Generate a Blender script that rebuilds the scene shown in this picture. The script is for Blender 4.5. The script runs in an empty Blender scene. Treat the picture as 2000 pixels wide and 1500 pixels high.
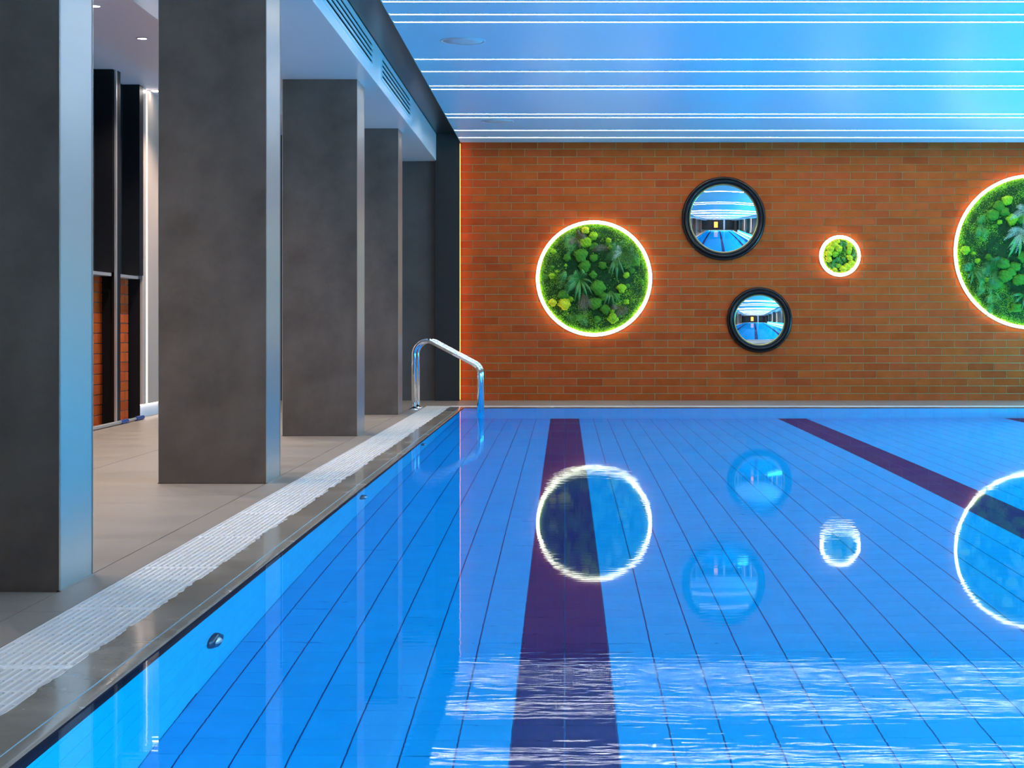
import bpy, bmesh, math, random
from mathutils import Vector, Matrix, Euler
from math import sin, cos, pi, radians
R0 = random.Random(7)
C = bpy.context.scene.collection
sc = bpy.context.scene

# ------------------------------------------------------------------ camera, world, exposure
CAMH = 0.71
cam = bpy.data.cameras.new('camera')
cam.sensor_width = 36.0
cam.lens = 3400 / 2000 * 36.0
cam.shift_x = -103 / 2000
cam.shift_y = -110 / 2000
cam.clip_start = 0.05
co = bpy.data.objects.new('camera', cam); C.objects.link(co)
co.location = (0, 0, CAMH); co.rotation_euler = (pi / 2, 0, 0)
sc.camera = co
w = bpy.data.worlds.new('world'); sc.world = w; w.use_nodes = True
w.node_tree.nodes['Background'].inputs[0].default_value = (0.30, 0.40, 0.55, 1)
w.node_tree.nodes['Background'].inputs[1].default_value = 0.3
vs = sc.view_settings
vs.view_transform = 'Standard'; vs.look = 'None'; vs.gamma = 1; vs.use_curve_mapping = False
vs.exposure = 0.0
sc.cycles.use_denoising = True
sc.cycles.max_bounces = 10
sc.cycles.diffuse_bounces = 4
sc.cycles.glossy_bounces = 5
sc.cycles.transmission_bounces = 6
sc.cycles.sample_clamp_indirect = 6
sc.cycles.blur_glossy = 1.0

def area(name, loc, rot, sx, sy, power, col):
    l = bpy.data.lights.new(name, 'AREA'); l.shape = 'RECTANGLE'; l.size = sx; l.size_y = sy
    l.energy = power; l.color = col
    o = bpy.data.objects.new(name, l); C.objects.link(o); o.location = loc; o.rotation_euler = rot
    return o

LED_L = 33.0            # radiance of the ceiling lines
UW = 345.0              # underwater lamps
UWC = (0.60, 1.0, 1.0)
# underwater strip lamps: under the lip of the right-hand pool wall and of the near end wall
area('underwater_lamp', (4.98, 8.2, -0.45), (0, radians(100), 0), 0.14, 13.5, UW, UWC)
area('underwater_lamp', (2.1, 0.62, -0.45), (radians(80), 0, 0), 5.4, 0.14, UW * 0.55, UWC)

# unseen blue fill lights, added low on the right to tint ceiling and column sides
area('blue_fill', (5.28, 10.6, .35), (0, radians(180 - 38), 0), 0.16, 12.0, 260.0, (.0, .50, 1.0))

area('blue_fill', (5.28, 10.6, .18), (0, radians(180 - 68), 0), 0.16, 12.0, 240.0, (.03, .55, 1.0))

# ------------------------------------------------------------------ materials
def mat(name, col=(.5, .5, .5), rough=.5, metal=0, spec=.5, noise=None, bump=0, bscale=40, coat=0, emis=None, stretch=None, rrange=None):
    m = bpy.data.materials.new(name); m.use_nodes = True
    nt = m.node_tree; n = nt.nodes; l = nt.links; b = n['Principled BSDF']
    b.inputs['Base Color'].default_value = (*col, 1)
    b.inputs['Roughness'].default_value = rough
    b.inputs['Metallic'].default_value = metal
    b.inputs['Specular IOR Level'].default_value = spec
    if coat:
        b.inputs['Coat Weight'].default_value = coat; b.inputs['Coat Roughness'].default_value = .08
    if emis:
        b.inputs['Emission Color'].default_value = (*emis[0], 1); b.inputs['Emission Strength'].default_value = emis[1]
    tc = n.new('ShaderNodeTexCoord'); mp = n.new('ShaderNodeMapping'); l.new(tc.outputs['Object'], mp.inputs[0])
    if stretch: mp.inputs['Scale'].default_value = stretch
    if noise:
        sc_, amt = noise[0], noise[1]
        t = n.new('ShaderNodeTexNoise'); t.inputs['Scale'].default_value = sc_; t.inputs['Detail'].default_value = 6
        t.inputs['Roughness'].default_value = .65
        l.new(mp.outputs[0], t.inputs['Vector'])
        r = n.new('ShaderNodeMapRange'); r.inputs[1].default_value = .3; r.inputs[2].default_value = .7
        r.inputs[3].default_value = 1 - amt; r.inputs[4].default_value = 1 + amt
        l.new(t.outputs[0], r.inputs[0])
        mx = n.new('ShaderNodeVectorMath'); mx.operation = 'SCALE'; mx.inputs[0].default_value = col
        l.new(r.outputs[0], mx.inputs['Scale']); l.new(mx.outputs[0], b.inputs['Base Color'])
        if rrange:
            r2 = n.new('ShaderNodeMapRange'); r2.inputs[1].default_value = .3; r2.inputs[2].default_value = .7
            r2.inputs[3].default_value = rrange[0]; r2.inputs[4].default_value = rrange[1]
            l.new(t.outputs[0], r2.inputs[0]); l.new(r2.outputs[0], b.inputs['Roughness'])
    if bump:
        t2 = n.new('ShaderNodeTexNoise'); t2.inputs['Scale'].default_value = bscale; t2.inputs['Detail'].default_value = 5
        l.new(mp.outputs[0], t2.inputs['Vector'])
        bp = n.new('ShaderNodeBump'); bp.inputs['Strength'].default_value = bump; bp.inputs['Distance'].default_value = .01
        l.new(t2.outputs[0], bp.inputs['Height']); l.new(bp.outputs[0], b.inputs['Normal'])
    return m

def piece_mat(name, stops, rough=.6, spec=.3, bump=.15, bscale=60, grain=.12):
    """colour differs from piece to piece: one random value per object and per mesh island"""
    m = mat(name, stops[0][1], rough, spec=spec, bump=bump, bscale=bscale)
    nt = m.node_tree; n = nt.nodes; l = nt.links; b = n['Principled BSDF']
    oi = n.new('ShaderNodeObjectInfo'); ge = n.new('ShaderNodeNewGeometry')
    ad = n.new('ShaderNodeMath'); ad.operation = 'ADD'
    l.new(oi.outputs['Random'], ad.inputs[0]); l.new(ge.outputs['Random Per Island'], ad.inputs[1])
    fr = n.new('ShaderNodeMath'); fr.operation = 'FRACT'; l.new(ad.outputs[0], fr.inputs[0])
    rp = n.new('ShaderNodeValToRGB'); cr = rp.color_ramp
    while len(cr.elements) < len(stops): cr.elements.new(.5)
    for e, (p, c) in zip(cr.elements, stops): e.position = p; e.color = (*c, 1)
    l.new(fr.outputs[0], rp.inputs[0])
    t = n.new('ShaderNodeTexNoise'); t.inputs['Scale'].default_value = 9; t.inputs['Detail'].default_value = 8
    l.new(ge.outputs['Position'], t.inputs['Vector'])
    r = n.new('ShaderNodeMapRange'); r.inputs[1].default_value = .3; r.inputs[2].default_value = .7
    r.inputs[3].default_value = 1 - grain; r.inputs[4].default_value = 1 + grain; l.new(t.outputs[0], r.inputs[0])
    mx = n.new('ShaderNodeVectorMath'); mx.operation = 'SCALE'
    l.new(rp.outputs[0], mx.inputs[0]); l.new(r.outputs[0], mx.inputs['Scale']); l.new(mx.outputs[0], b.inputs['Base Color'])
    return m

def emit(name, col, s):
    m = bpy.data.materials.new(name); m.use_nodes = True; nt = m.node_tree
    nt.nodes.remove(nt.nodes['Principled BSDF'])
    e = nt.nodes.new('ShaderNodeEmission'); e.inputs[0].default_value = (*col, 1); e.inputs[1].default_value = s
    nt.links.new(e.outputs[0], nt.nodes['Material Output'].inputs[0])
    return m

M = {}
M['brick'] = piece_mat('brick', [(0, (.385, .060, .010)), (.35, (.43, .078, .013)), (.7, (.46, .073, .017)), (1, (.35, .052, .010))], rough=.85, spec=.08, bump=.35, bscale=90)
M['mortar'] = mat('mortar', (.30, .28, .14), .9, spec=.1, bump=.3, bscale=120, noise=(20, .15))
M['stone'] = mat('column_stone', (.096, .075, .062), .42, noise=(3.6, .34), bump=.06, bscale=70, rrange=(.36, .46), spec=.55)
M['stone_side'] = mat('column_side_steel', (.40, .405, .385), .36, metal=1)
M['endstone'] = mat('end_wall_stone', (.065, .060, .056), .5, noise=(3, .2), bump=.05)
M['steel'] = mat('brushed_profile', (.75, .74, .70), .3, metal=1)
M['chrome'] = mat('chrome', (.86, .87, .88), .06, metal=1)
M['black'] = mat('black_panel', (.006, .007, .010), .45, spec=.25)
M['slot'] = mat('vent_slot_black', (.002, .002, .003), 1, spec=0)
M['blackgloss'] = mat('black_recess_paint', (.022, .021, .021), .28, spec=.45)
M['white'] = mat('white_paint', (.74, .75, .78), .5, spec=.3)
M['fascia'] = mat('satin_white_fascia', (.88, .92, .95), .22, spec=.8)
M['ceil'] = mat('stretch_ceiling', (.36, .74, .93), .36, spec=.35)  # white ceiling; the blue pool light is mixed into this colour
M['corr'] = mat('corridor_ceiling_paint', (.84, .80, .86), .5)
M['taupe'] = mat('taupe_wall_panel', (.50, .40, .33), .28, noise=(2, .06), stretch=(1, 1, .2), spec=.6)
M['deck'] = mat('deck_slab', (.24, .21, .175), .42, noise=(2.2, .12), bump=.05, bscale=80, rrange=(.36, .5), stretch=(.5, 1.6, 1))
M['joint'] = mat('dark_joint', (.10, .09, .08), .8)
M['lip'] = mat('overflow_stone', (.27, .24, .19), .25, noise=(3.5, .2), bump=.04, coat=.4, rrange=(.12, .3))
M['lipdark'] = mat('lip_shade', (.006, .008, .022), .8, spec=.05)  # shade below the stone nose, painted near-black
M['grate'] = mat('white_plastic_grate', (.80, .79, .76), .35)
M['channel'] = mat('drain_channel', (.05, .055, .065), .6)
M['tile'] = piece_mat('pool_tile', [(0, (.001, .405, .81)), (.5, (.001, .415, .825)), (1, (.001, .395, .795))], rough=.25, spec=.2, bump=0, grain=.03)
M['navy'] = piece_mat('lane_tile', [(0, (.022, .018, .12)), (1, (.026, .021, .13))], rough=.3, spec=.2, bump=0, grain=.05)
M['grout'] = mat('pool_grout', (.003, .12, .38), .7)
M['wallgrout'] = mat('pool_wall_grout', (.003, .30, .70), .6)
M['led'] = emit('led_white', (1.0, .93, .80), LED_L)
M['ledring'] = emit('led_ring', (1.0, .93, .66), 9)
M['ledwarm'] = emit('led_warm', (1.0, .36, .09), 4.5)
M['ledwall'] = emit('led_wall', (1.0, .86, .76), 3.5)
M['ledcove'] = emit('led_cove', (1.0, .86, .78), 4.5)
M['spotlens'] = emit('downlight_lens', (1.0, .90, .82), 30)
M['frameblk'] = mat('black_lacquer', (.010, .010, .012), .3, spec=.35)
M['gold'] = mat('gold_bead', (.55, .40, .14), .35, metal=1)
M['mirror'] = mat('mirror_glass', (.93, .95, .96), .01, metal=1)
M['blue'] = mat('blue_grip', (.015, .05, .20), .4)
M['alu'] = mat('aluminium_tube', (.75, .74, .72), .35, metal=.8)
M['greyspk'] = mat('speaker_grille', (.55, .60, .66), .5)
M['backwall'] = mat('dark_back_wall', (.05, .045, .045), .5, noise=(2, .2))
M['glow'] = emit('shelf_backlight', (1.0, .38, .08), 3.0)
M['wood'] = mat('dark_wood', (.10, .05, .03), .4)
M['cushA'] = mat('cushion_moss_green', (.08, .27, .010), .9, noise=(60, .35), bump=.8, bscale=220)
M['cushB'] = mat('cushion_moss_lime', (.36, .62, .012), .9, noise=(60, .35), bump=.8, bscale=220)
M['cushC'] = mat('cushion_moss_yellow', (.85, .78, .02), .9, noise=(60, .35), bump=.8, bscale=220)
M['moss'] = piece_mat('moss_blades_lit', [(0, (.10, .32, .02)), (.4, (.28, .62, .03)), (.75, (.50, .80, .06)), (1, (.62, .72, .10))], rough=.85, bump=0, grain=.4)  # bright rim moss; light of the ring is put into the colour
M['moss_shaded'] = piece_mat('moss_blades_shaded', [(0, (.008, .05, .006)), (.5, (.02, .11, .015)), (1, (.05, .20, .02))], rough=.9, bump=0, grain=.4)  # dark middle moss; shade away from the ring is put into the colour
M['mossdark'] = mat('moss_bed', (.012, .055, .006), .95, noise=(25, .5), bump=1, bscale=100)
M['fernD'] = mat('fern_dark', (.040, .17, .022), .45, noise=(30, .3))
M['fernG'] = mat('fern_green', (.10, .34, .06), .5, noise=(30, .3))
M['fernP'] = mat('fern_pale', (.42, .50, .33), .5, noise=(30, .3))
M['fernB'] = mat('fern_brown', (.16, .12, .07), .6, noise=(30, .3))

# water
def water_mat():
    m = bpy.data.materials.new('water'); m.use_nodes = True; nt = m.node_tree; n = nt.nodes; l = nt.links
    n.remove(n['Principled BSDF'])
    rf = n.new('ShaderNodeBsdfRefraction'); rf.inputs['IOR'].default_value = 1.333; rf.inputs['Roughness'].default_value = 0
    rf.inputs[0].default_value = (.97, .99, 1, 1)
    gl = n.new('ShaderNodeBsdfGlossy'); gl.inputs['Roughness'].default_value = .020; gl.inputs[0].default_value = (.85, .95, 1, 1)
    fr = n.new('ShaderNodeFresnel'); fr.inputs['IOR'].default_value = 1.333
    k = n.new('ShaderNodeMath'); k.operation = 'MULTIPLY'; k.inputs[1].default_value = .42
    l.new(fr.outputs[0], k.inputs[0])
    mx = n.new('ShaderNodeMixShader'); l.new(k.outputs[0], mx.inputs[0]); l.new(rf.outputs[0], mx.inputs[1]); l.new(gl.outputs[0], mx.inputs[2])
    l.new(mx.outputs[0], n['Material Output'].inputs[0])
    ge = n.new('ShaderNodeNewGeometry')
    def ns(scale, mapscale, det):
        mp = n.new('ShaderNodeMapping'); mp.inputs['Scale'].default_value = mapscale; l.new(ge.outputs['Position'], mp.inputs[0])
        t = n.new('ShaderNodeTexNoise'); t.inputs['Scale'].default_value = scale; t.inputs['Detail'].default_value = det
        l.new(mp.outputs[0], t.inputs['Vector']); return t
    a = ns(1.3, (.6, 1.6, 1), 1); b_ = ns(14, (.6, 2.4, 1), 1); c_ = ns(.45, (1, 1, 1), 1)
    # fine ripples come and go in patches
    mr = n.new('ShaderNodeMapRange'); mr.inputs[1].default_value = .42; mr.inputs[2].default_value = .62
    mr.inputs[3].default_value = .1; mr.inputs[4].default_value = 1; l.new(c_.outputs[0], mr.inputs[0])
    m1 = n.new('ShaderNodeMath'); m1.operation = 'MULTIPLY'; l.new(b_.outputs[0], m1.inputs[0]); l.new(mr.outputs[0], m1.inputs[1])
    m2 = n.new('ShaderNodeMath'); m2.operation = 'MULTIPLY_ADD'; l.new(a.outputs[0], m2.inputs[0]); m2.inputs[1].default_value = 1.0
    l.new(m1.outputs[0], m2.inputs[2])
    bp = n.new('ShaderNodeBump'); bp.inputs['Strength'].default_value = 1; bp.inputs['Distance'].default_value = .00024
    l.new(m2.outputs[0], bp.inputs['Height'])
    for s in (rf, gl, fr): l.new(bp.outputs[0], s.inputs['Normal'])
    return m
M['water'] = water_mat()

# ------------------------------------------------------------------ helpers
def boxes_mesh(name, bl, bevel=0):
    v, f = [], []
    for (x0, x1, y0, y1, z0, z1) in bl:
        k = len(v)
        v += [(x0, y0, z0), (x1, y0, z0), (x1, y1, z0), (x0, y1, z0), (x0, y0, z1), (x1, y0, z1), (x1, y1, z1), (x0, y1, z1)]
        f += [tuple(k + i for i in q) for q in ((3, 2, 1, 0), (4, 5, 6, 7), (0, 1, 5, 4), (1, 2, 6, 5), (2, 3, 7, 6), (3, 0, 4, 7))]
    me = bpy.data.meshes.new(name); me.from_pydata(v, [], f); me.update()
    if bevel:
        bm = bmesh.new(); bm.from_mesh(me); bmesh.ops.bevel(bm, geom=bm.edges[:], offset=bevel, segments=1, affect='EDGES')
        bm.to_mesh(me); bm.free()
    return me

def link(name, me, m=None, parent=None, loc=None, rot=None, smooth=False):
    if m is not None:
        me.materials.clear(); me.materials.append(m)
    o = bpy.data.objects.new(name, me); C.objects.link(o)
    if parent is not None: o.parent = parent
    if loc is not None: o.location = loc
    if rot is not None: o.rotation_euler = rot
    if smooth:
        for p in me.polygons: p.use_smooth = True
    return o

def box(name, b, m, parent=None, bevel=0):
    """box object with its origin at the centre of its base; b in the parent's space"""
    x0, x1, y0, y1, z0, z1 = b
    cx, cy = (x0 + x1) / 2, (y0 + y1) / 2
    me = boxes_mesh(name, [(x0 - cx, x1 - cx, y0 - cy, y1 - cy, 0, z1 - z0)], bevel)
    return link(name, me, m, parent, (cx, cy, z0))

def boxes(name, bl, m, parent=None, bevel=0):
    return link(name, boxes_mesh(name, bl, bevel), m, parent)

def tag(o, label, cat, group=None, kind=None):
    if label: o['label'] = label
    if cat: o['category'] = cat
    if group: o['group'] = group
    if kind: o['kind'] = kind
    return o

def struct(o, label=None):
    o['kind'] = 'structure'
    if label: o['label'] = label
    return o

def empty(name, loc, rot=(0, 0, 0)):
    o = bpy.data.objects.new(name, None); C.objects.link(o); o.location = loc; o.rotation_euler = rot
    o.empty_display_size = .1
    return o

def lathe(name, prof, n=96, closed=False, axis='Y'):
    """revolve (radius, height) points about the axis; height runs towards -Y (out of the far wall)"""
    v, f = [], []
    for (r, h) in prof:
        for i in range(n):
            a = 2 * pi * i / n
            v.append((r * cos(a), -h, r * sin(a)) if axis == 'Y' else (r * cos(a), r * sin(a), h))
    L = len(prof)
    for j in range(L if closed else L - 1):
        for i in range(n):
            a, b = j * n + i, j * n + (i + 1) % n
            c, d = ((j + 1) % L) * n + (i + 1) % n, ((j + 1) % L) * n + i
            f.append((a, b, c, d) if axis == 'Z' else (a, d, c, b)[::-1])
    me = bpy.data.meshes.new(name); me.from_pydata(v, [], f); me.update()
    bm = bmesh.new(); bm.from_mesh(me)
    bmesh.ops.remove_doubles(bm, verts=bm.verts[:], dist=1e-6)
    bmesh.ops.recalc_face_normals(bm, faces=bm.faces[:])
    bm.to_mesh(me); bm.free()
    return me

def tube(name, pts, r, n=16):
    pts = [Vector(p) for p in pts]; v, f = [], []
    prev = None
    for i, p in enumerate(pts):
        t = (pts[min(i + 1, len(pts) - 1)] - pts[max(i - 1, 0)]).normalized()
        if prev is None:
            u = t.cross(Vector((0, 1, 0)) if abs(t.y) < .9 else Vector((1, 0, 0))).normalized()
        else:
            u = (prev - t * prev.dot(t)).normalized()
        prev = u; w_ = t.cross(u)
        for k in range(n):
            a = 2 * pi * k / n; v.append(tuple(p + (u * cos(a) + w_ * sin(a)) * r))
    for i in range(len(pts) - 1):
        for k in range(n):
            f.append((i * n + k, i * n + (k + 1) % n, (i + 1) * n + (k + 1) % n, (i + 1) * n + k))
    f.append(tuple(range(n))[::-1]); f.append(tuple((len(pts) - 1) * n + k for k in range(n)))
    me = bpy.data.meshes.new(name); me.from_pydata(v, [], f); me.update()
    for p in me.polygons: p.use_smooth = len(p.vertices) == 4
    return me

def fillet(pts, rad, seg=8):
    out = [Vector(pts[0])]
    for i in range(1, len(pts) - 1):
        p, a, b = Vector(pts[i]), Vector(pts[i - 1]), Vector(pts[i + 1])
        r = rad[i - 1] if isinstance(rad, (list, tuple)) else rad
        d1, d2 = (a - p).normalized(), (b - p).normalized()
        half = d1.angle(d2) / 2; t = r / math.tan(half)
        c = p + (d1 + d2).normalized() * (r / sin(half))
        s, e = p + d1 * t - c, p + d2 * t - c
        for k in range(seg + 1):
            q = s.normalized().slerp(e.normalized(), k / seg) * r; out.append(c + q)
    out.append(Vector(pts[-1])); return out

# ------------------------------------------------------------------ room dimensions (metres; camera at X 0, Y 0)
YF = 17.0      # face of the brick wall
XL = -1.02     # left end of the brick wall
XR = 5.08      # its mirror image on the right
YB = -1.6      # wall behind the camera
ZC, ZS, ZK, ZR = 2.52, 2.335, 2.60, 2.60
XM = (XL + XR) / 2
def mx(x): return 2 * XM - x

# floor: base slab under everything but the pool
fl = empty('floor', (0, 0, 0)); struct(fl, 'grey beige stone deck around the pool')
PX0, PX1, PY0, PY1 = -.96, mx(-.96), .55, 15.53          # underwater faces of the pool walls
GX0, GX1 = -1.25, -1.03                                   # left drain channel
GY0, GY1 = 15.60, 15.82                                   # far drain channel
boxes('slab_bed', [(-3.9, GX0, YB, 20.2, -.3, -.012), (mx(GX0), 7.9, YB, 20.2, -.3, -.012), (GX0, mx(GX0), GY1, 20.2, -.3, -.012),
                   (GX0, mx(GX0), YB, .3, -.3, -.012)], M['joint'], fl)
def slab_rows(x0, x1, ys, name='deck_slab'):
    for a, b in zip(ys[:-1], ys[1:]):
        box(name, (x0 + .002, x1 - .002, a + .001, b - .001, -.0125, 0), M['deck'], fl)
yl = [YB, 1.35, 4.35, 7.35, 10.35, 13.35, GY1]
slab_rows(GX0 - .112, GX0, yl)
slab_rows(GX0 - 1.114, GX0 - .112, yl)
slab_rows(-3.45, GX0 - 1.114, yl)
slab_rows(mx(GX0), mx(GX0) + 1.1, yl); slab_rows(mx(GX0) + 1.1, 7.5, yl)
xs = [-3.45, GX0 - 1.114, GX0 - .112, .64, 2.64, 4.64, 7.5]
for a, b in zip(xs[:-1], xs[1:]):
    box('deck_slab', (a + .002, b - .002, GY1 + .002, YF, -.0125, 0), M['deck'], fl)
    box('deck_slab', (a + .002, b - .002, YF, 20.1, -.0125, 0), M['deck'], fl)
slab_rows(GX0, mx(GX0), [YB, .3])

# ------------------------------------------------------------------ far brick wall
wb = boxes('wall_back', [(XL - .3, XR + .3, YF + .005, YF + .20, 0, ZR)], M['mortar'])
struct(wb, 'orange brick wall at the far end of the pool')
BP, BH, JT = .2545, .0746, .0062
def course(i):
    return (0.0, .07 - JT) if i == 0 else (.07 + BH * (i - 1), .07 + BH * i - JT)
circles = [(.285, 1.19, .55), (1.55, 1.775, .40), (1.90, .785, .31), (2.685, 1.41, .19), (4.55, 1.45, .73)]
full_me = boxes_mesh('brick', [(-(BP - JT) / 2, (BP - JT) / 2, 0, .06, 0, BH - JT)], .0015)
full_me.materials.append(M['brick'])
cand, rest = [], []
for i in range(0, 34):
    z0, z1 = course(i); z1 = min(z1, ZC)
    if z1 - z0 < .012: continue
    off = -.01 if i % 2 == 1 else -.01 + BP / 2
    k0 = int(math.floor((XL - off) / BP)) - 1
    for k in range(k0, k0 + 28):
        a, b = off + k * BP + JT / 2, off + (k + 1) * BP - JT / 2
        a, b = max(a, XL), min(b, XR)
        if b - a < .015: continue
        cx, cz = (a + b) / 2, (z0 + z1) / 2
        hid = any(math.hypot(cx - X, cz - Z) < r - .13 for X, Z, r in circles) or cx > 4.55
        d = math.hypot(cx, cz - CAMH)
        (rest if hid else cand).append((d, a, b, z0, z1, R0.uniform(-.0015, .002)))
cand.sort(); rest += cand[300:]; cand = cand[:300]
for d, a, b, z0, z1, dy in cand:
    if abs((b - a) - (BP - JT)) < 1e-4 and abs((z1 - z0) - (BH - JT)) < 1e-4:
        link('brick', full_me, None, wb, ((a + b) / 2, YF - dy, z0))
    else:
        o = link('brick', boxes_mesh('brick', [(-(b - a) / 2, (b - a) / 2, 0, .06, 0, z1 - z0)], .0015), M['brick'], wb, ((a + b) / 2, YF - dy, z0))
o = boxes('brick_field', [(a, b, YF - dy, YF + .06, z0, z1) for d, a, b, z0, z1, dy in rest], M['brick'], wb)
o['kind'] = 'stuff'

# end wall left and right of the brick, black end panels, warm edge light
o = struct(boxes('wall_back_left', [(-3.9, -1.262, YF, YF + .2, 0, ZR)], M['endstone']), 'dark grey stone end wall left of the black panel')
struct(boxes('wall_back_right', [(mx(-1.262), 7.9, YF, YF + .2, 0, ZR)], M['endstone']))
t1 = struct(boxes('trim_1', [(-1.262, XL, YF - .085, YF + .011, 0, ZK)], M['blackgloss'], None, .002), 'black vertical panel beside the brick wall')
e = boxes('edge_light', [(XL, XL + .003, YF - .078, YF - .030, .01, ZC - .02)], M['ledwarm'], t1); e['label'] = 'warm orange light strip down the panel edge'
t2 = struct(boxes('trim_2', [(XR, mx(-1.262), YF - .085, YF + .011, 0, ZK)], M['blackgloss'], None, .002))
boxes('edge_light', [(XR - .006, XR, YF - .078, YF - .030, .01, ZC - .02)], M['ledwarm'], t2)

# ------------------------------------------------------------------ ceiling
ce = struct(boxes('ceiling', [(XL, XR, YB, YF + .012, ZC, ZC + .07)], M['ceil'], None, .002), 'glossy pale ceiling over the pool with the blue light in its colour')
box('roof_slab', (-3.9, 7.9, YB - .2, 20.3, ZR + .0, ZR + .2), M['blackgloss'], ce)
so = struct(boxes('ceiling_left', [(-2.15, -1.25, YB, YF, ZS, ZR - .006)], M['fascia'], None, .003), 'white dropped soffit over the left columns')
struct(boxes('ceiling_right', [(mx(-1.25), mx(-2.15), YB, YF, ZS, ZR - .006)], M['fascia'], None, .003))
struct(boxes('ceiling_corridor', [(-3.9, -2.15, YB, 20.2, ZK - .008, ZR)], M['corr']), 'pale ceiling of the left walkway')
struct(boxes('ceiling_corridor_right', [(mx(-2.15), 7.9, YB, 20.2, ZK - .008, ZR)], M['corr']))

# ceiling LED lines
WORD = ['nearest', 'second', 'third', 'fourth', 'fifth', 'sixth', 'seventh', 'eighth', 'ninth', 'tenth', 'eleventh']
ORD = ['first', 'second', 'third', 'fourth', 'fifth', 'sixth', 'seventh', 'eighth', 'ninth', 'tenth', 'eleventh', 'twelfth', 'thirteenth', 'fourteenth', 'fifteenth',
       'sixteenth', 'seventeenth', 'eighteenth', 'nineteenth', 'twentieth', 'twenty-first', 'twenty-second']
leds = [16.54, 15.94, 14.97, 14.72, 13.20, 13.01, 12.28, 11.72, 10.29, 10.04, 9.646]
more = [8.35, 7.5, 7.25, 6.1, 5.2, 4.95, 3.8, 2.6, 2.35, 1.2, .4, .15, -.9]
ch_me = boxes_mesh('channel', [(XL + .012, XR - .012, -.0165, -.0125, -.004, 0), (XL + .012, XR - .012, .0125, .0165, -.004, 0)])
ch_me.materials.append(M['white'])
df_me = boxes_mesh('diffuser', [(XL + .012, XR - .012, -.0118, .0118, -.003, 0)]); df_me.materials.append(M['led'])
for i, y in enumerate(leds + more):
    t = empty('led_line', (0, y, ZC))
    if i < len(leds):
        lab = ('thin white LED line on the ceiling, nearest to the brick wall' if i == 0 else
               'thin white LED line on the ceiling, %s counting out from the brick wall' % WORD[i])
    else:
        lab = 'thin white LED ceiling line out of frame overhead, %s beyond the picture top' % ORD[i - len(leds)]
    tag(t, lab, 'ceiling light', 'LED lines across the ceiling')
    link('channel', ch_me, None, t); link('diffuser', df_me, None, t)

# ceiling speakers
for (x, y, lab) in ((-.643, 10.99, 'flush round grey speaker in the ceiling, the larger looking one high in the picture'),
                    (-.588, 15.27, 'flush round grey speaker in the ceiling close to the brick wall')):
    t = empty('ceiling_speaker', (x, y, ZC)); tag(t, lab, 'speaker', 'round ceiling speakers')
    link('bezel', lathe('bezel', [(.128, 0), (.142, 0), (.142, -.003), (.136, -.004), (.128, -.003)], 48, True, 'Z'), M['greyspk'], t, smooth=True)
    link('grille', lathe('grille', [(.0001, -.003), (.06, -.0035), (.126, -.002), (.126, 0)], 48, False, 'Z'), M['greyspk'], t, smooth=True)

# vents in the fascia
def vent(y0, y1, lab):
    L = y1 - y0
    t = empty('air_vent', (-1.25, (y0 + y1) / 2, 2.395)); tag(t, lab, 'vent', 'slotted air vents in the white fascia')
    box('backing', (0, .002, -L / 2, L / 2, .006, .164), M['slot'], t)
    zs = [0, .036, .072, .108, .144]
    for j, z in enumerate(zs):
        box('slat', (.001, .009, -L / 2, L / 2, z + .003, z + .020), M['fascia'], t, .001)
    box('frame_end', (.001, .010, -L / 2 - .012, -L / 2 + .001, .002, .166), M['fascia'], t)
    box('frame_end', (.001, .010, L / 2 - .001, L / 2 + .012, .002, .166), M['fascia'], t)
vent(8.7, 11.24, 'slotted white air vent at the upper edge of the picture above the second column')
vent(11.84, 14.0, 'slotted white air vent further back, beside the third column top')

# ------------------------------------------------------------------ columns
def column(y, dep, lab, side=-1, xr=-1.357, zt=ZS):
    xc = xr - .245
    if side > 0: xc = mx(xc)
    t = empty('column', (xc, y + dep / 2, 0)); tag(t, lab, 'column', 'stone clad columns along the pool')
    h = dep / 2
    box('shaft', (-.238, .238, -h + .002, h - .002, 0, zt), M['stone'], t)
    box('front_panel', (-.245, .245, -h, -h + .012, .004, zt), M['stone'], t)
    box('rear_panel', (-.245, .245, h - .012, h, .004, zt), M['stone'], t)
    for s in (-1, 1):
        a, b = sorted((s * .236, s * .245))
        o = box('side_panel', (a, b, -h + .013, h - .013, .004, zt), M['stone_side'], t)
        o['label'] = 'paler polished side face'
        for q in (-1, 1):
            a2, b2 = sorted((s * .2435, s * .2462)); c2, d2 = sorted((q * (h - .0015), q * (h + .0012)))
            box('corner_profile', (a2, b2, c2, d2, .004, zt), M['steel'], t)
        a3, b3 = sorted((s * .245, s * .250))
        box('base_seal', (a3, b3, -h, h, 0, .004), M['deck'], t)
    return t
column(4.674, .330, 'tall grey stone column nearest the camera, cut off by the left edge of the picture')
column(7.915, .385, 'tall grey stone column, second from the left edge, reaching out of the top')
column(11.387, .40, 'grey stone column, third from the left, its top visible under the soffit')
column(14.20, .33, 'narrow looking grey stone column farthest back, behind the handrail')
for y in (1.2, 4.674, 7.915, 11.387, 14.2):
    column(y, .36, 'grey stone column on the right side of the pool, seen only in reflections', 1)

# ------------------------------------------------------------------ left wall of the walkway
wl = struct(boxes('wall_left', [(-3.9, -3.42, YB, 20.2, 0, ZR - .01)], M['black']), 'left walkway wall with brick niches, black panels and lit taupe panels')
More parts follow.
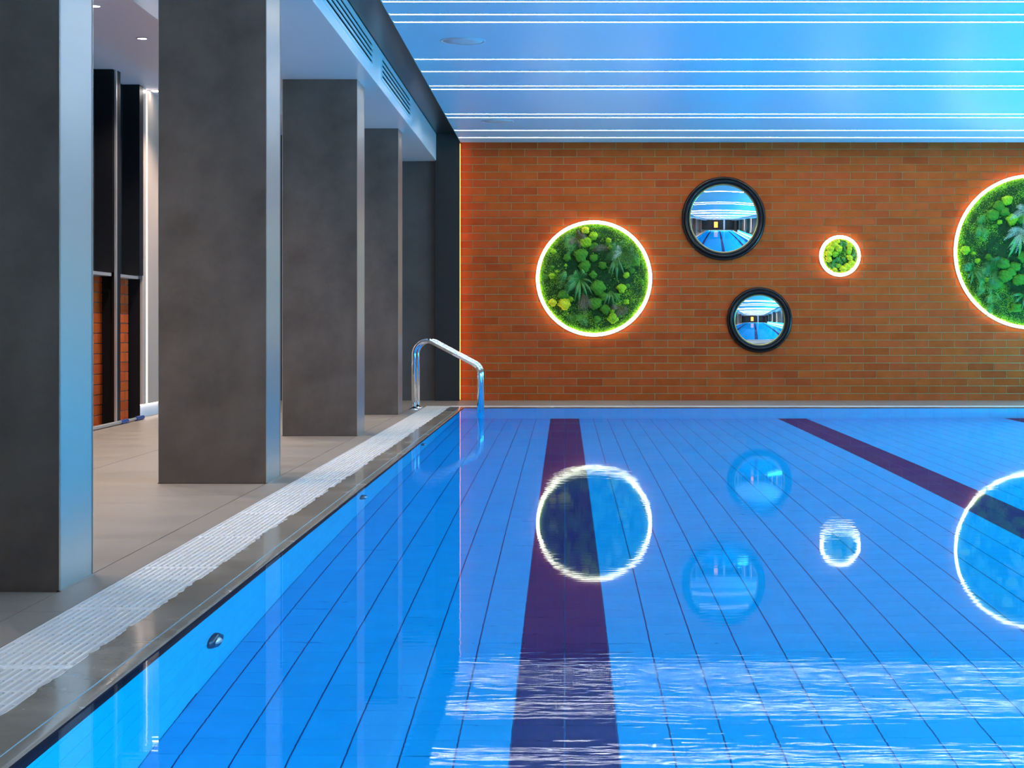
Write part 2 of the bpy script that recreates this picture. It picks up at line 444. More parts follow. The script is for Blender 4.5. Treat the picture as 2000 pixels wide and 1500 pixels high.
# brick base of the niches
X1 = -3.40
boxes('mortar_bed', [(-3.43, X1 - .006, 9.0, 13.56, 0, 1.085)], M['joint'], wl)
nb = []
for i in range(15):
    z0 = i * BH; z1 = min(z0 + BH - JT, 1.08)
    if z1 - z0 < .01: continue
    off = 9.0 + (0 if i % 2 else .127)
    k = 0
    while off + k * BP < 13.5:
        a = off + k * BP; nb.append((max(a, 9.0), min(a + BP - JT, 13.56), z0, z1)); k += 1
half_me = boxes_mesh('brick', [(-.06, 0, 0, BP - JT, 0, BH - JT)], .0015); half_me.materials.append(M['brick'])
far = []
for a, b, z0, z1 in nb:
    if b > 12.3 and abs((b - a) - (BP - JT)) < 1e-3 and abs(z1 - z0 - BH + JT) < 1e-3:
        link('brick', half_me, None, wl, (X1 + R0.uniform(-.001, .002), a, z0))
    else: far.append((X1 - .04, X1, a, b, z0, z1))
boxes('brick_field', far, M['brick'], wl)['kind'] = 'stuff'
for y in (10.3, 11.1, 11.87, 12.67, 13.47):
    box('black_panel', (-3.62, -3.29, y, y + .12, 1.115, ZK - .009), M['black'], wl)
    box('post', (-3.41, -3.318, y + .12, y + .26 if y < 13.4 else y + .135, 0, 1.09), M['black'], wl)
    if y < 13.4:
        box('steel_profile', (-3.284, -3.270, y + .02, y + .05, 0, ZK - .009), M['alu'], wl)
        box('black_profile', (-3.31, -3.272, y + .05, y + .15, 0, ZK - .009), M['black'], wl)
for y in (9.3, 10.42, 11.22, 11.99, 12.79):
    box('sill_rail', (-3.42, -3.300, y, y + (.68 if y > 10 else 1.0), 1.085, 1.108), M['alu'], wl)
# taupe panels with light slot and glowing cove
for (a, b) in ((13.605, 13.719), (13.781, 15.2), (15.21, 16.8)):
    box('wall_panel', (-3.42, -3.30, a, b, .11, ZK - .009), M['taupe'], wl)
box('light_slot', (-3.42, -3.306, 13.72, 13.78, .11, 2.585), M['ledwall'], wl)['label'] = 'vertical white light strip'
box('skirting', (-3.42, -3.365, 13.605, 16.8, 0, .1), M['white'], wl)
box('cove_light', (-3.364, -3.34, 13.61, 16.8, .098, .108), M['ledcove'], wl)
# walkway behind the camera side too
box('wall_panel', (-3.42, -3.30, YB, 9.0, .0, ZK - .009), M['taupe'], wl)
box('light_slot', (-3.30, -3.296, 5.0, 5.06, .11, 2.5), M['ledwall'], wl)
box('wall_panel', (-3.42, -3.30, 16.8, YF, .0, ZK - .009), M['taupe'], wl)

# right wall
wr = struct(boxes('wall_right', [(7.38, 7.9, YB, 20.2, 0, ZR - .01)], M['taupe']))
for y in (2.5, 5.9, 9.6, 12.9, 15.9):
    box('light_slot', (7.374, 7.38, y, y + .10, .11, 2.5), M['ledwall'], wr)

# made-up housing for the added blue fill lights (outside the frame)
t = empty('blue_fill_housing', (5.39, 10.6, 0)); tag(t, 'long low housing of the added blue fill lights along the right-hand columns, out of frame', 'fill light')
box('housing', (-.018, .018, -6.0, 6.0, 0, .44), M['alu'], t, .003)
box('base_flange', (-.06, .02, -6.0, 6.0, 0, .012), M['alu'], t)

# downlights in the walkway ceiling
def spot(x, y, lab, pw=105, first=[]):
    t = empty('downlight', (x, y, ZK - .008)); tag(t, lab, 'ceiling light', 'small recessed downlights over the walkway')
    link('bezel', lathe('bezel', [(.030, 0), (.040, 0), (.040, -.004), (.030, -.006)], 32, True, 'Z'), M['white'], t, smooth=True)
    link('lens', lathe('lens', [(.0001, -.003), (.029, -.003), (.029, 0)], 32, False, 'Z'), M['spotlens'], t)
    l = bpy.data.lights.new('downlight_beam', 'SPOT'); l.energy = pw; l.spot_size = radians(125); l.spot_blend = .6; l.color = (1, .82, .70); l.shadow_soft_size = .03
    o = bpy.data.objects.new('downlight_beam', l); C.objects.link(o); o.parent = t; o.location = (0, 0, -.015)
spot(-2.745, 10.17, 'small round downlight at the top left, cut by the picture edge')
spot(-2.745, 11.31, 'small round downlight on the walkway ceiling left of the second column')
for k, y in enumerate((12.45, 13.6, 14.75, 9.03, 7.9, 6.75, 5.6)):
    spot(-2.745, y, 'small round walkway downlight hidden by a column, %s of the hidden ones' % ORD[k])
tg = tag(boxes('slot_light', [(-3.28, -2.95, 13.83, 13.87, ZK - .012, ZK - .008)], M['spotlens']), 'short bright light slot in the ceiling at the top of the taupe wall', 'ceiling light')

# ------------------------------------------------------------------ wall behind the camera (seen in the mirrors)
wf = struct(boxes('wall_front', [(-3.9, 7.9, YB - .2, YB, 0, ZR)], M['backwall']))
su = empty('lit_shelf_unit', (1.1, YB + .002, 0)); tag(su, 'dark wooden shelf unit with orange backlight, seen only in the mirrors', 'shelf')
box('backlight', (-.5, .5, 0, .01, .5, 2.0), M['glow'], su)
for z in (.45, .95, 1.45, 2.0): box('shelf', (-.95, .95, .01, .3, z, z + .03), M['wood'], su)
for x in (-.95, -.5, .5, .92): box('upright', (x, x + .03, .01, .3, 0, 2.03), M['wood'], su)
pi_ = tag(box('white_pillar', (3.0, 3.4, -.9, -.5, 0, ZC - .001), M['white'], None, .004), 'white pillar behind the camera, seen only in the mirrors', 'pillar')

# ------------------------------------------------------------------ pool basin
pb = struct(empty('pool_basin', (2.0, 8, 0)), 'blue tiled pool basin with dark lane lines')
def fz(y): return -(1.06 + max(0, (y - 4.0)) * .052)           # sloping floor
PT = .1265
ox = 2.0; oy = 8.0
def ploc(b): return (b[0] - ox, b[1] - ox, b[2] - oy, b[3] - oy, b[4], b[5])
# shell
v = [(PX0 - .004, PY0, fz(PY0) - .006), (PX1 + .004, PY0, fz(PY0) - .006), (PX0 - .004, 4.0, fz(4) - .006), (PX1 + .004, 4.0, fz(4) - .006),
     (PX0 - .004, PY1 + .004, fz(PY1) - .006), (PX1 + .004, PY1 + .004, fz(PY1) - .006)]
v = [(a - ox, b - oy, c) for a, b, c in v]
me = bpy.data.meshes.new('basin_floor'); me.from_pydata(v, [], [(0, 1, 3, 2), (2, 3, 5, 4)]); link('basin_floor', me, M['grout'], pb)
boxes('basin_wall', [ploc(b) for b in ((PX0 - .3, PX0 - .005, PY0 - .2, PY1 + .2, -1.9, -.065), (PX1 + .005, PX1 + .3, PY0 - .2, PY1 + .2, -1.9, -.065),
      (PX0 - .005, PX1 + .005, PY1 + .005, PY1 + .28, -1.9, -.065), (PX0 - .005, PX1 + .005, PY0 - .2, PY0, -1.9, -.03))], M['wallgrout'], pb)
# floor tiles; joints run along X = -0.127 + n * PT; lane lines two tiles wide
lanes = (0, 16, 32)
g = .0042
nx0 = int(math.floor((PX0 + .0) / PT)); tiles = []
nyn = int((PY1 - PY0) / PT)
for j in range(nyn + 1):
    y0 = PY1 - (j + 1) * PT; y1 = y0 + PT
    if y0 < PY0 - .05: continue
    for i in range(nx0, int(PX1 / PT) + 1):
        x0, x1 = max(i * PT, PX0), min((i + 1) * PT, PX1)
        if x1 - x0 < .02: continue
        lane = any(i in (L - 1, L) for L in lanes) and y1 < PY1 - .25 * 0 + 1
        tiles.append((x0, x1, y0, y1, lane))
def wedge(t):
    x0, x1, y0, y1, _ = t
    a0, a1, b0, b1 = x0 + g / 2, x1 - g / 2, y0 + .0007, y1 - .0007
    return [(a0, b0, fz(b0)), (a1, b0, fz(b0)), (a1, b1, fz(b1)), (a0, b1, fz(b1))]
def tiles_mesh(name, ts, org=None):
    v, f = [], []
    for t in ts:
        k = len(v); top = wedge(t)
        ox_, oy_, oz_ = org or (ox, oy, 0)
        v += [(a - ox_, b - oy_, c - oz_) for a, b, c in top] + [(a - ox_, b - oy_, c - .007 - oz_) for a, b, c in top]
        f += [tuple(k + q for q in s) for s in ((0, 1, 2, 3), (4, 5, 1, 0), (5, 6, 2, 1), (6, 7, 3, 2), (7, 4, 0, 3))]
    me = bpy.data.meshes.new(name); me.from_pydata(v, [], f); me.update(); return me
vis = []; other = []
for t in tiles:
    yc = (t[2] + t[3]) / 2; xc = (t[0] + t[1]) / 2
    D = yc - .0
    (vis if yc > 3.95 and abs(xc) < 1.25 * yc / 3.3 and xc > -1 and xc < .262 * yc else other).append(t)
vis.sort(key=lambda t: t[2]); other += vis[300:]; vis = vis[:300]
for t in vis:
    x0, x1, y0, y1, ln = t; c = ((x0 + x1) / 2, (y0 + y1) / 2, fz((y0 + y1) / 2))
    link('lane_tile' if ln else 'floor_tile', tiles_mesh('tile', [t], c), M['navy'] if ln else M['tile'], pb, (c[0] - ox, c[1] - oy, c[2]))
o = link('lane_tile_field', tiles_mesh('lane_tile_field', [t for t in other if t[4]]), M['navy'], pb); o['kind'] = 'stuff'
o = link('floor_tile_field', tiles_mesh('floor_tile_field', [t for t in other if not t[4]]), M['tile'], pb); o['kind'] = 'stuff'
# wall tiles
wt = []
gw = .0008
z = -.065; rows = []
while z > -1.75: rows.append((z - PT, z)); z -= PT
for r_, (z0, z1) in enumerate(rows):
    y = PY0
    while y < PY1 - .01:
        y2 = min(y + .25, PY1)
        if z1 > fz(y):
            wt.append((PX0 - .006, PX0, y + gw, y2 - gw, z0 + gw, z1 - gw)); wt.append((PX1, PX1 + .006, y + gw, y2 - gw, z0 + gw, z1 - gw))
        y = y2
    x = PX0
    while x < PX1 - .01:
        x2 = min(x + .25, PX1)
        wt.append((x + gw, x2 - gw, PY1, PY1 + .006, z0 + gw, z1 - gw))
        if z1 > -1.1: wt.append((x + gw, x2 - gw, PY0 - .0, PY0 + .004, z0 + gw, z1 - gw))
        x = x2
o = boxes('wall_tile_field', [ploc(b) for b in wt], M['tile'], pb); o['kind'] = 'stuff'

# overflow lip (left, far, right, near)
def lip_profile():
    return [(-.135, .0012), (-.10, .0004), (-.045, 0), (-.016, -.0006), (-.005, -.002), (0, -.006), (0, -.072), (-.010, -.083), (-.066, -.088)]
def lip(name, kind, m=M['lip'], parent=None):
    """kind: 'L','R' along Y; 'F','N' along X.  inner edge positions"""
    P = lip_profile(); v, f = [], []
    if kind in 'LR': s0, s1, step = .3, GY0, .03
    else: s0, s1, step = -.895, mx(-.895), .05
    n = int((s1 - s0) / step); rr = random.Random(3); off = 0
    jag = []
    for i in range(n + 1):
        off = off * .78 + rr.uniform(-1, 1) * .006; jag.append(off)
    for i in range(n + 1):
        s = s0 + (s1 - s0) * i / n
        for k, (u, z_) in enumerate(P):
            if k == 0: u = u - abs(jag[i]) * 1.3 + .006
            if kind == 'L': v.append((-.895 + u, s, z_))
            elif kind == 'R': v.append((mx(-.895 + u), s, z_))
            elif kind == 'F': v.append((s, 15.465 - u, z_))
            else: v.append((s, .60 + u, z_))
    K = len(P)
    for i in range(n):
        for k in range(K - 1):
            q = (i * K + k, (i + 1) * K + k, (i + 1) * K + k + 1, i * K + k + 1)
            f.append(q if kind in 'LN' and kind == 'L' else q[::-1])
    me = bpy.data.meshes.new(name); me.from_pydata(v, [], f); me.update()
    bm = bmesh.new(); bm.from_mesh(me); bmesh.ops.recalc_face_normals(bm, faces=bm.faces[:]); bm.to_mesh(me); bm.free()
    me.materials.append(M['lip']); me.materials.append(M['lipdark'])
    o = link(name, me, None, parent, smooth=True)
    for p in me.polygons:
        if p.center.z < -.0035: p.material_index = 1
    return o
lp = struct(empty('pool_rim', (0, 0, 0)), 'grey stone overflow rim of the pool')
for k, nm in (('L', 'rim_stone'), ('F', 'rim_stone'), ('R', 'rim_stone'), ('N', 'rim_stone')): lip(nm, k, parent=lp)
boxes('rim_joint', [(-.9355, -.933, .3, 15.46, -.0006, .0004)], mat('rim_joint', (.18, .42, .55), .4), lp)  # tile joint, with its blue reflection painted into the colour
# bed that carries the rim and the drain channel
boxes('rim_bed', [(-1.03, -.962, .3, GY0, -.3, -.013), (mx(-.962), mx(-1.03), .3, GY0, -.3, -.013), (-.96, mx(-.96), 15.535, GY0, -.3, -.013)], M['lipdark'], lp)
boxes('drain_channel', [(GX0, GX1, .3, GY1, -.3, -.055), (mx(GX1), mx(GX0), .3, GY1, -.3, -.055), (GX1, mx(GX1), GY0, GY1, -.3, -.055)], M['channel'], lp)

# drain grates
ML, GW = .76, GX1 - GX0
bars = []
nb_ = 12; pit = GW / nb_
for i in range(nb_ + 1):
    x = -GW / 2 + i * pit
    a, b = max(x - .0035, -GW / 2), min(x + .0035, GW / 2)
    bars.append((a, b, -ML / 2 + .001, ML / 2 - .001, -.028, 0))
yy = -ML / 2 + .001
ribs = [(yy, yy + .014)]
y = -ML / 2 + .045
while y < ML / 2 - .02:
    ribs.append((y, y + .008)); y += .115
ribs.append((ML / 2 - .015, ML / 2 - .001))
g_me = boxes_mesh('grate', bars)
r_me = boxes_mesh('rib', [(-GW / 2, GW / 2, a, b, -.010, -.0028) for a, b in ribs])
g_me.materials.append(M['grate']); r_me.materials.append(M['grate'])
def grate(x, y, rot, lab, grp):
    t = empty('drain_grate', (x, y, 0), (0, 0, rot)); tag(t, lab, 'drain grate', grp)
    link('bars', g_me, None, t); link('crossbars', r_me, None, t)
y = GY1 - ML / 2; k = 0
while y > .3:
    lab = 'white slotted drain grate along the left pool edge, %s counting from the far corner' % ORD[k]
    if k == 0: lab = 'white slotted drain grate section at the far left corner of the pool'
    grate((GX0 + GX1) / 2, y, 0, lab, 'drain grates along the left pool edge'); y -= ML; k += 1
x = GX1 + ML / 2; k = 0
while x < mx(GX1):
    grate(x, (GY0 + GY1) / 2, pi / 2, 'white drain grate in the thin row before the brick wall, %s from the left' % ORD[k], 'drain grates along the far pool edge'); x += ML; k += 1
struct(boxes('trim_3', [(mx(GX1) + .003, mx(GX0), .3, GY1, -.02, 0)], M['grate']))

# water
me = bpy.data.meshes.new('pool_water')
wx0, wx1, wy0, wy1, wz = -.8955, mx(-.8955), .60, 15.4655, -.0035
me.from_pydata([(wx0, wy0, wz), (wx1, wy0, wz), (wx1, wy1, wz), (wx0, wy1, wz)], [], [(0, 1, 2, 3)])
tag(link('pool_water', me, M['water']), 'clear blue pool water with faint ripples and reflections', 'water', kind='stuff')

M['inletrim'] = mat('inlet_dark_rim', (.01, .05, .11), .25, metal=.3)
# wall inlets
def inlet(y, z_, lab):
    t = empty('wall_inlet', (PX0, y, z_), (0, 0, radians(-90)))      # local -Y points into the pool (+X)
    t.rotation_euler = (0, 0, radians(90))
    tag(t, lab, 'pool inlet', 'round chrome inlets in the pool wall')
    link('flange', lathe('flange', [(.034, 0), (.070, 0), (.070, .008), (.058, .020), (.034, .016)], 40, True), M['inletrim'], t, smooth=True)
    link('nozzle', lathe('nozzle', [(.0001, .028), (.014, .026), (.026, .021), (.034, .012), (.034, 0)], 40), M['alu'], t, smooth=True)
inlet(4.74, -.72, 'round chrome inlet low in the left pool wall, nearest the camera')
inlet(8.22, -.80, 'round chrome inlet halfway along the left pool wall')
inlet(11.7, -.95, 'tiny round inlet in the left pool wall near the handrail')

# ------------------------------------------------------------------ handrails
def rail(y, lab):
    t = empty('pool_handrail', (-1.299, y, 0)); tag(t, lab, 'handrail', 'pair of bent handrails at the pool corner')
    P = [(0, 0, .004), (0, 0, .655), (.07, 0, .655), (.52, 0, .405), (.566, 0, .33), (.566, 0, -.40)]
    pts = fillet([(0, 0, .004), (0, 0, .672), (.566, 0, .372), (.566, 0, -.40)], [.115, .10], 12)
    link('tube', tube('tube', pts, .0215, 20), M['chrome'], t)
    link('flange', lathe('flange', [(.0225, .018), (.030, .016), (.043, .006), (.045, 0), (.0225, 0)], 32, True, 'Z'), M['chrome'], t, smooth=True)
    link('wall_bracket', tube('wall_bracket', [(.566, 0, -.38), (.50, 0, -.38), (.340, 0, -.38)], .016), M['chrome'], t)
    for a in (.3, 2.4, 4.5):
        link('bolt', lathe('bolt', [(.0001, .014), (.005, .013), (.006, .008), (.006, .004)], 12, False, 'Z'), M['steel'], t, (.040 * cos(a), .040 * sin(a), 0))
rail(15.0, 'chrome bent handrail at the far left pool corner, front one of the pair')
rail(15.35, 'chrome bent handrail at the far left pool corner, rear one of the pair')

# ------------------------------------------------------------------ telescopic pole on the floor
t = empty('telescopic_pole', (-3.262, 12.9, .0165)); t.rotation_euler = (0, 0, radians(1.0))
tag(t, 'thin silver telescopic pole with blue grips lying along the foot of the left wall', 'pole')
link('outer_tube', tube('outer_tube', [(0, -2.2, 0), (0, -.10, 0)], .013), M['alu'], t)
link('inner_tube', tube('inner_tube', [(0, -.12, 0), (0, .45, 0)], .010), M['alu'], t)
for a, b in ((-.13, .08), (.36, .60)):
    link('grip', tube('grip', [(0, a, 0), (0, a + .02, 0), (0, b - .02, 0), (0, b, 0)], .0165), M['blue'], t)

# ------------------------------------------------------------------ convex mirrors
def round_mirror(x, z_, r, gr, bul, lab):
    t = empty('round_mirror', (x, YF - .002, z_)); tag(t, lab, 'mirror', 'round convex mirrors on the brick wall')
    w_ = r - gr
    prof = [(r, 0), (r, .018), (r - .10 * w_, .032), (r - .22 * w_, .036), (r - .30 * w_, .028), (r - .36 * w_, .040), (r - .50 * w_, .052), (r - .62 * w_, .050),
            (r - .68 * w_, .040), (r - .76 * w_, .044), (r - .86 * w_, .038), (gr + .012, .026), (gr + .012, 0)]
    link('frame', lathe('frame', prof, 120, True), M['frameblk'], t, smooth=False)
    link('gold_bead', lathe('gold_bead', [(gr + .0125, .024), (gr + .010, .031), (gr + .003, .030), (gr, .022), (gr, .018), (gr + .0125, .018)], 120, True), M['gold'], t, smooth=True)
    Rc = (gr * gr + bul * bul) / (2 * bul); pr = []
    for i in range(25):
        q = gr * i / 24; pr.append((max(q, .0001), .020 + math.sqrt(Rc * Rc - q * q) - (Rc - bul)))
    link('mirror_glass', lathe('mirror_glass', pr, 96), M['mirror'], t, smooth=True)
round_mirror(1.55, 1.775, .408, .325, .036, 'large round convex mirror in a black frame, upper of the two')
round_mirror(1.90, .785, .318, .238, .028, 'smaller round convex mirror in a black frame, lower of the two')

# ------------------------------------------------------------------ moss pictures
def blades(name, n, Rr, rnd, dens=None, Lr=(.011, .026), y0=.045):
    v, f = [], []
    for _ in range(n):
        while True:
            x, z_ = rnd.uniform(-Rr, Rr), rnd.uniform(-Rr, Rr)
            q = math.hypot(x, z_)
            if q > Rr: continue
            if dens and rnd.random() > dens(q / Rr, x, z_): continue
            break
        h = y0 + .018 * sin(x * 31 + 1) * cos(z_ * 27) * (1 - q / Rr) + rnd.uniform(0, .012) - .028 * (q / Rr) ** 4
        L = rnd.uniform(*Lr); a = rnd.uniform(0, 2 * pi); tl = rnd.uniform(.2, 1.0)
        d = Vector((cos(a) * tl, -1 * rnd.uniform(.4, 1), sin(a) * tl)).normalized() * L
        s = Vector((cos(a + pi / 2), 0, sin(a + pi / 2))) * (L * rnd.uniform(.09, .17))
        p = Vector((x, -h, z_)); k = len(v)
        v += [tuple(p - s), tuple(p + s), tuple(p + d * .6 + s * .8), tuple(p + d), tuple(p + d * .6 - s * .8)]
        f.append((k, k + 1, k + 2, k + 3, k + 4))
    me = bpy.data.meshes.new(name); me.from_pydata(v, [], f); me.update(); return me

def cushion(parent, x, z_, r, m, rnd, h=.062):
    bm = bmesh.new(); bmesh.ops.create_icosphere(bm, subdivisions=4, radius=1)
    a1, a2, a3 = rnd.uniform(0, 6), rnd.uniform(0, 6), rnd.uniform(0, 6)
    for vv in bm.verts:
        c = vv.co; q = 1 + .10 * sin(3.1 * c.x + a1) * cos(2.7 * c.z + a2) + .08 * sin(6 * c.z + a3) + .05 * sin(11 * c.x + 9 * c.z) + rnd.uniform(-.03, .03)
        vv.co = Vector((c.x * q * r, c.y * q * r * .72, c.z * q * r * .92))
    me = bpy.data.meshes.new('moss_cushion'); bm.to_mesh(me); bm.free()
    return link('moss_cushion', me, m, parent, (x, -h, z_), smooth=True)

def frond(parent, x, z_, ang, L, m, rnd, wid=.30, lift=.10, h0=.085, narrow=False, droop=.35):
    """a fern frond: curved rib with pairs of leaflets, growing out of the moss and drooping"""
    v, f = [], []
    n = 15
    d = Vector((cos(ang), 0, sin(ang)))
    pts = []
    for i in range(n + 1):
        s = i / n
        p = d * (L * s * (1 - .15 * s)) + Vector((0, -1, 0)) * (lift * sin(pi * min(1, s * .8)) ) + Vector((0, 0, -1)) * (droop * L * s * s)
        pts.append(p)
    for i in range(n):
        t_ = (pts[i + 1] - pts[i]).normalized(); sd = t_.cross(Vector((0, -1, 0))).normalized()
        if narrow:
            w0 = L * .07 * sin(pi * min(1, .12 + i / n * .88)); w1 = L * .07 * sin(pi * min(1, .12 + (i + 1) / n * .88))
            k = len(v); up = Vector((0, -.004, 0))
            v += [tuple(pts[i] - sd * w0), tuple(pts[i] + up), tuple(pts[i] + sd * w0), tuple(pts[i + 1] - sd * w1), tuple(pts[i + 1] + up), tuple(pts[i + 1] + sd * w1)]
            f += [(k, k + 1, k + 4, k + 3), (k + 1, k + 2, k + 5, k + 4)]
            continue
        k = len(v); r = .0022
        v += [tuple(pts[i] - sd * r), tuple(pts[i] + sd * r), tuple(pts[i + 1] + sd * r), tuple(pts[i + 1] - sd * r)]; f.append((k, k + 1, k + 2, k + 3))
        s = (i + .5) / n; ll = L * wid * (sin(pi * min(1, .18 + s * .80)) ** .8) + .004
        for sg in (-1, 1):
            base = pts[i]; dirn = (sd * sg + t_ * .55).normalized() * ll + Vector((0, .006 + ll * .12, -.08 * ll))
            wv = t_ * (L / n * .30); k = len(v)
            v += [tuple(base - wv * .6), tuple(base + wv * .6), tuple(base + dirn * .6 + wv), tuple(base + dirn), tuple(base + dirn * .6 - wv * .7)]
            f.append((k, k + 1, k + 2, k + 3, k + 4))
    me = bpy.data.meshes.new('fern_frond'); me.from_pydata(v, [], f); me.update()
    return link('fern_frond' if not narrow else 'strap_leaf', me, m, parent, (x, -h0, z_))

def rosette(parent, x, z_, L, m, rnd, n=7, a0=None, narrow=False, spread=2 * pi, **kw):
    for k in range(n):
        a = (a0 if a0 is not None else rnd.uniform(0, 6)) + spread * k / n + rnd.uniform(-.15, .15)
        frond(parent, x, z_, a, L * rnd.uniform(.75, 1.1), m, rnd, narrow=narrow, **kw)

def moss_round(x, z_, r, ring_w, lab, seed, n_blades):
    rnd = random.Random(seed)
    t = empty('moss_picture', (x, YF - .001, z_)); tag(t, lab, 'moss picture', 'round lit moss pictures on the brick wall')
    ri = r - ring_w
    link('backing_disc', lathe('backing_disc', [(.0001, .050), (ri * .6, .052), (ri * .9, .040), (ri - .005, .020), (ri - .005, .004), (.0001, .004)], 72), M['mossdark'], t, smooth=True)
    rr = ring_w * .36; rc = r - ring_w * .5; pr = [(rc + rr * cos(a), .030 + rr * sin(a)) for a in [2 * pi * i / 12 for i in range(12)]]
    link('rim_reflector', lathe('rim_reflector', [(rc - .01, .001), (r - .004, .001), (r - .001, .008), (r - .004, .012), (rc - .01, .010)], 120, True), M['grate'], t, smooth=False)  # white reflector added behind the ring so its edge glows
    link('light_ring', lathe('light_ring', pr, 120, True), M['ledring'], t, smooth=True)['label'] = 'glowing white ring'
    edge = lambda q, a, b: max(0.02, min(1, (q - (.58 if r > .3 else 0) + .10 * sin(5 * math.atan2(b, a) + seed)) * 4))
    link('moss_carpet', blades('moss_carpet', int(n_blades * 2.6), ri, rnd, edge, y0=.036), M['moss'], t)['kind'] = 'stuff'
    o = link('moss_underlayer', blades('moss_underlayer', n_blades // 2, ri * .86, rnd, None, (.014, .030), .034), M['moss_shaded'], t); o['kind'] = 'stuff'; o['label'] = 'dark green moss of the middle, with its shade in the colour'
    return t, rnd, ri

def scatter(t, rnd, ri, n, q0, mats, r0, r1):
    for _ in range(n):
        a, q = rnd.uniform(0, 2 * pi), rnd.uniform(q0, .93) * ri
        cushion(t, q * cos(a), q * sin(a), rnd.uniform(r0, r1), M[rnd.choice(mats)], rnd, .050 - .022 * (q / ri) ** 4)

# left picture: things placed as (px, py) offsets in the photograph, 200 px per metre
t, rnd, ri = moss_round(.285, 1.19, .570, .043, 'large round moss picture with glowing rim, left of the mirrors', 11, 21000)
def PP(px, py, c=(1160, 544)): return (px - c[0]) / 200, -(py - c[1]) / 200
def zq(zx, zy): return PP(1020 + zx * 280 / 1500, 400 + zy * 280 / 1500)      # from an enlarged view
for (a, b, rr, mm) in ((660, 270, 42, 'cushC'), (745, 330, 46, 'cushB'), (665, 395, 60, 'cushB'), (610, 530, 75, 'cushA'), (650, 645, 65, 'cushA'), (310, 745, 34, 'cushB'),
                       (790, 870, 78, 'cushA'), (760, 1035, 70, 'cushA'), (865, 1095, 52, 'cushA'), (440, 1040, 65, 'cushC'), (320, 1025, 42, 'cushC'), (1035, 875, 50, 'cushB'),
                       (985, 955, 40, 'cushA'), (745, 560, 45, 'cushA'), (945, 1190, 55, 'cushB'), (740, 735, 40, 'cushA'), (430, 950, 55, 'cushA'), (1085, 740, 35, 'cushB'),
                       (780, 1200, 40, 'cushA'), (570, 1180, 40, 'cushA'), (1180, 600, 55, 'cushA'), (850, 960, 45, 'cushA'), (470, 560, 40, 'cushA'), (840, 640, 45, 'cushA')):
    X, Z = zq(a, b); cushion(t, X, Z, rr * 280 / 1500 / 200, M[mm], rnd)
X, Z = zq(1040, 500); rosette(t, X, Z, .20, M['fernD'], rnd, 7, a0=-.2); rosette(t, X, Z, .13, M['fernP'], rnd, 3, a0=2.2, spread=2.0, wid=.2)
X, Z = zq(980, 560); rosette(t, X, Z, .20, M['fernD'], rnd, 4, a0=-2.3, spread=1.8, narrow=True)
X, Z = zq(600, 780); rosette(t, X, Z, .20, M['fernD'], rnd, 7, a0=-3.0, spread=3.4, narrow=True); rosette(t, X, Z, .19, M['fernG'], rnd, 4, a0=1.2, spread=3.0)
X, Z = zq(640, 940); rosette(t, X, Z, .17, M['fernB'], rnd, 3, a0=-2.0, spread=1.6)
X, Z = zq(380, 880); frond(t, X, Z, 1.2, .23, M['fernG'], rnd, wid=.20, droop=.05)
X, Z = zq(560, 350); rosette(t, X, Z, .13, M['fernB'], rnd, 8); rosette(t, X, Z, .20, M['fernG'], rnd, 3, a0=2.9, spread=1.8)
X, Z = zq(900, 460); frond(t, X, Z, 2.9, .20, M['fernB'], rnd, wid=.2); frond(t, X, Z, .8, .12, M['fernG'], rnd)
X, Z = zq(1010, 1070); rosette(t, X, Z, .10, M['fernB'], rnd, 8)
X, Z = zq(920, 900); rosette(t, X, Z, .14, M['fernD'], rnd, 4, a0=-2.2, spread=2.0, narrow=True)
X, Z = zq(560, 1150); frond(t, X, Z, -.5, .15, M['fernG'], rnd); frond(t, X, Z, 3.4, .12, M['fernD'], rnd)

scatter(t, rnd, ri, 26, .55, ['cushA', 'cushA', 'cushB'], .016, .032)

# small picture
t, rnd, ri = moss_round(2.685, 1.41, .205, .042, 'small round moss picture of yellow moss with glowing rim', 12, 2200)
def zs2(zx, zy): return ((1590 + zx / 15) - 1640) / 200, -((450 + zy / 15) - 500) / 200
for (a, b, rr, mm) in ((560, 420, 100, 'cushC'), (690, 530, 100, 'cushC'), (450, 560, 95, 'cushC'), (400, 700, 90, 'cushC'), (580, 700, 80, 'cushB'), (400, 860, 85, 'cushC'), (660, 340, 60, 'cushC'),
                       (1000, 450, 85, 'cushC'), (1000, 560, 70, 'cushC'), (980, 650, 70, 'cushB'), (1010, 800, 85, 'cushC'), (1060, 970, 85, 'cushC'), (940, 1060, 90, 'cushC'), (820, 1130, 85, 'cushC'),
                       (690, 1040, 60, 'cushB'), (570, 1160, 70, 'cushC'), (480, 480, 60, 'cushC')):
    X, Z = zs2(a, b); cushion(t, X, Z, rr / 15 / 200 * 1.15, M[mm], rnd, .064)
for (a, b) in ((820, 430), (740, 850), (1170, 740), (560, 960)):
    X, Z = zs2(a, b); rosette(t, X, Z, .055, M['fernG'], rnd, 7, lift=.03, h0=.055)

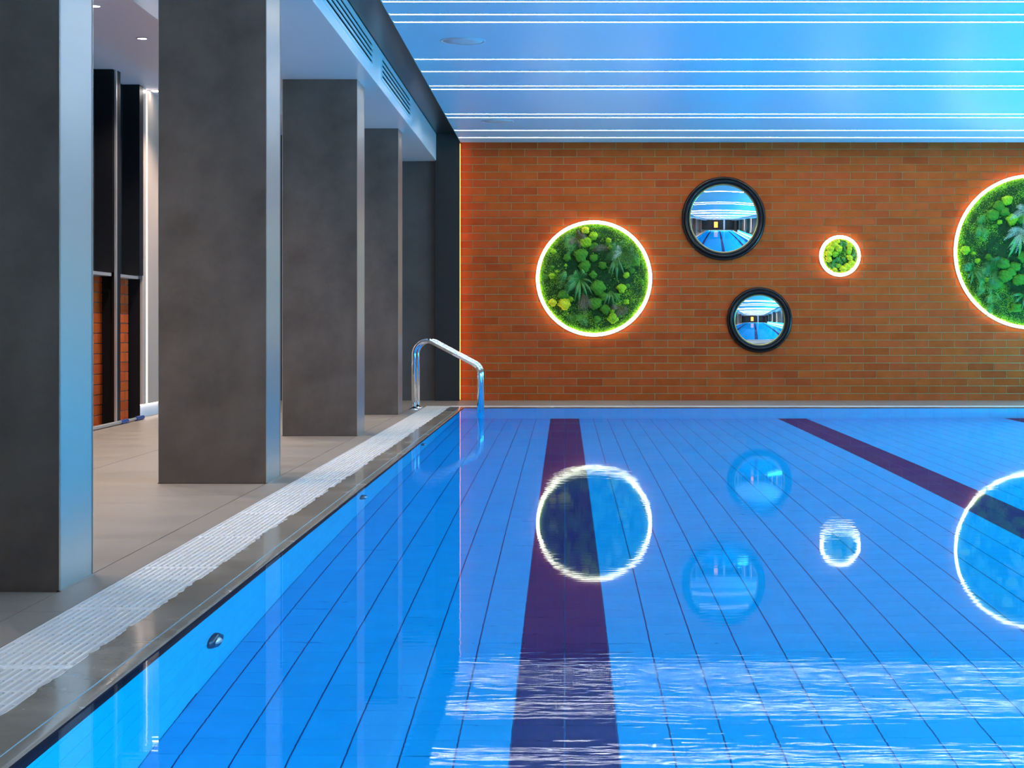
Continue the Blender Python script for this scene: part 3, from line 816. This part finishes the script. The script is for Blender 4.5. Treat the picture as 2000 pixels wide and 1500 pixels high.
# right picture
t, rnd, ri = moss_round(4.55, 1.45, .758, .037, 'very large round moss picture with glowing rim, cut off by the right edge', 13, 32000)
def zr(zx, zy): return PP(1800 + zx * 200 / 750, 300 + zy * 400 / 1500, (2013, 492))
for (a, b, rr, mm) in ((615, 345, 40, 'cushB'), (555, 390, 40, 'cushA'), (595, 430, 38, 'cushA'), (650, 485, 42, 'cushB'), (720, 480, 40, 'cushA'), (460, 575, 26, 'cushA'), (590, 810, 45, 'cushA'),
                       (600, 900, 50, 'cushA'), (670, 830, 42, 'cushA'), (700, 925, 50, 'cushA'), (545, 955, 42, 'cushA'), (510, 965, 34, 'cushA'), (730, 760, 40, 'cushA'), (640, 870, 40, 'cushA'),
                       (510, 450, 45, 'cushA'), (820, 600, 60, 'cushB'), (900, 500, 60, 'cushA'), (860, 900, 60, 'cushA'), (950, 760, 60, 'cushB'), (880, 1040, 55, 'cushC'), (1020, 640, 60, 'cushA'),
                       (1080, 850, 60, 'cushA'), (980, 380, 55, 'cushB'), (680, 1130, 40, 'cushA'), (310, 710, 34, 'cushB')):
    X, Z = zr(a, b); cushion(t, X, Z, rr * .2667 / 200, M[mm], rnd)
X, Z = zr(750, 420); rosette(t, X, Z, .19, M['fernP'], rnd, 5, a0=1.6, spread=4.5, wid=.2)
X, Z = zr(720, 560); rosette(t, X, Z, .24, M['fernP'], rnd, 5, a0=2.9, spread=2.4, wid=.14)
X, Z = zr(700, 600); rosette(t, X, Z, .24, M['fernG'], rnd, 5, a0=-2.6, spread=2.2, narrow=True)
X, Z = zr(360, 850); rosette(t, X, Z, .18, M['fernD'], rnd, 8, narrow=True); rosette(t, X, Z, .16, M['fernG'], rnd, 5)
X, Z = zr(520, 840); rosette(t, X, Z, .20, M['fernD'], rnd, 8)
X, Z = zr(440, 960); rosette(t, X, Z, .12, M['fernG'], rnd, 6)
X, Z = zr(730, 1040); rosette(t, X, Z, .18, M['fernD'], rnd, 7, narrow=True)
X, Z = zr(900, 1150); rosette(t, X, Z, .2, M['fernG'], rnd, 7)
X, Z = zr(420, 520); rosette(t, X, Z, .14, M['fernG'], rnd, 5)
X, Z = zr(500, 1090); rosette(t, X, Z, .14, M['fernG'], rnd, 5)
X, Z = zr(1000, 900); rosette(t, X, Z, .25, M['fernD'], rnd, 7)
scatter(t, rnd, ri, 34, .55, ['cushA', 'cushA', 'cushB'], .018, .036)
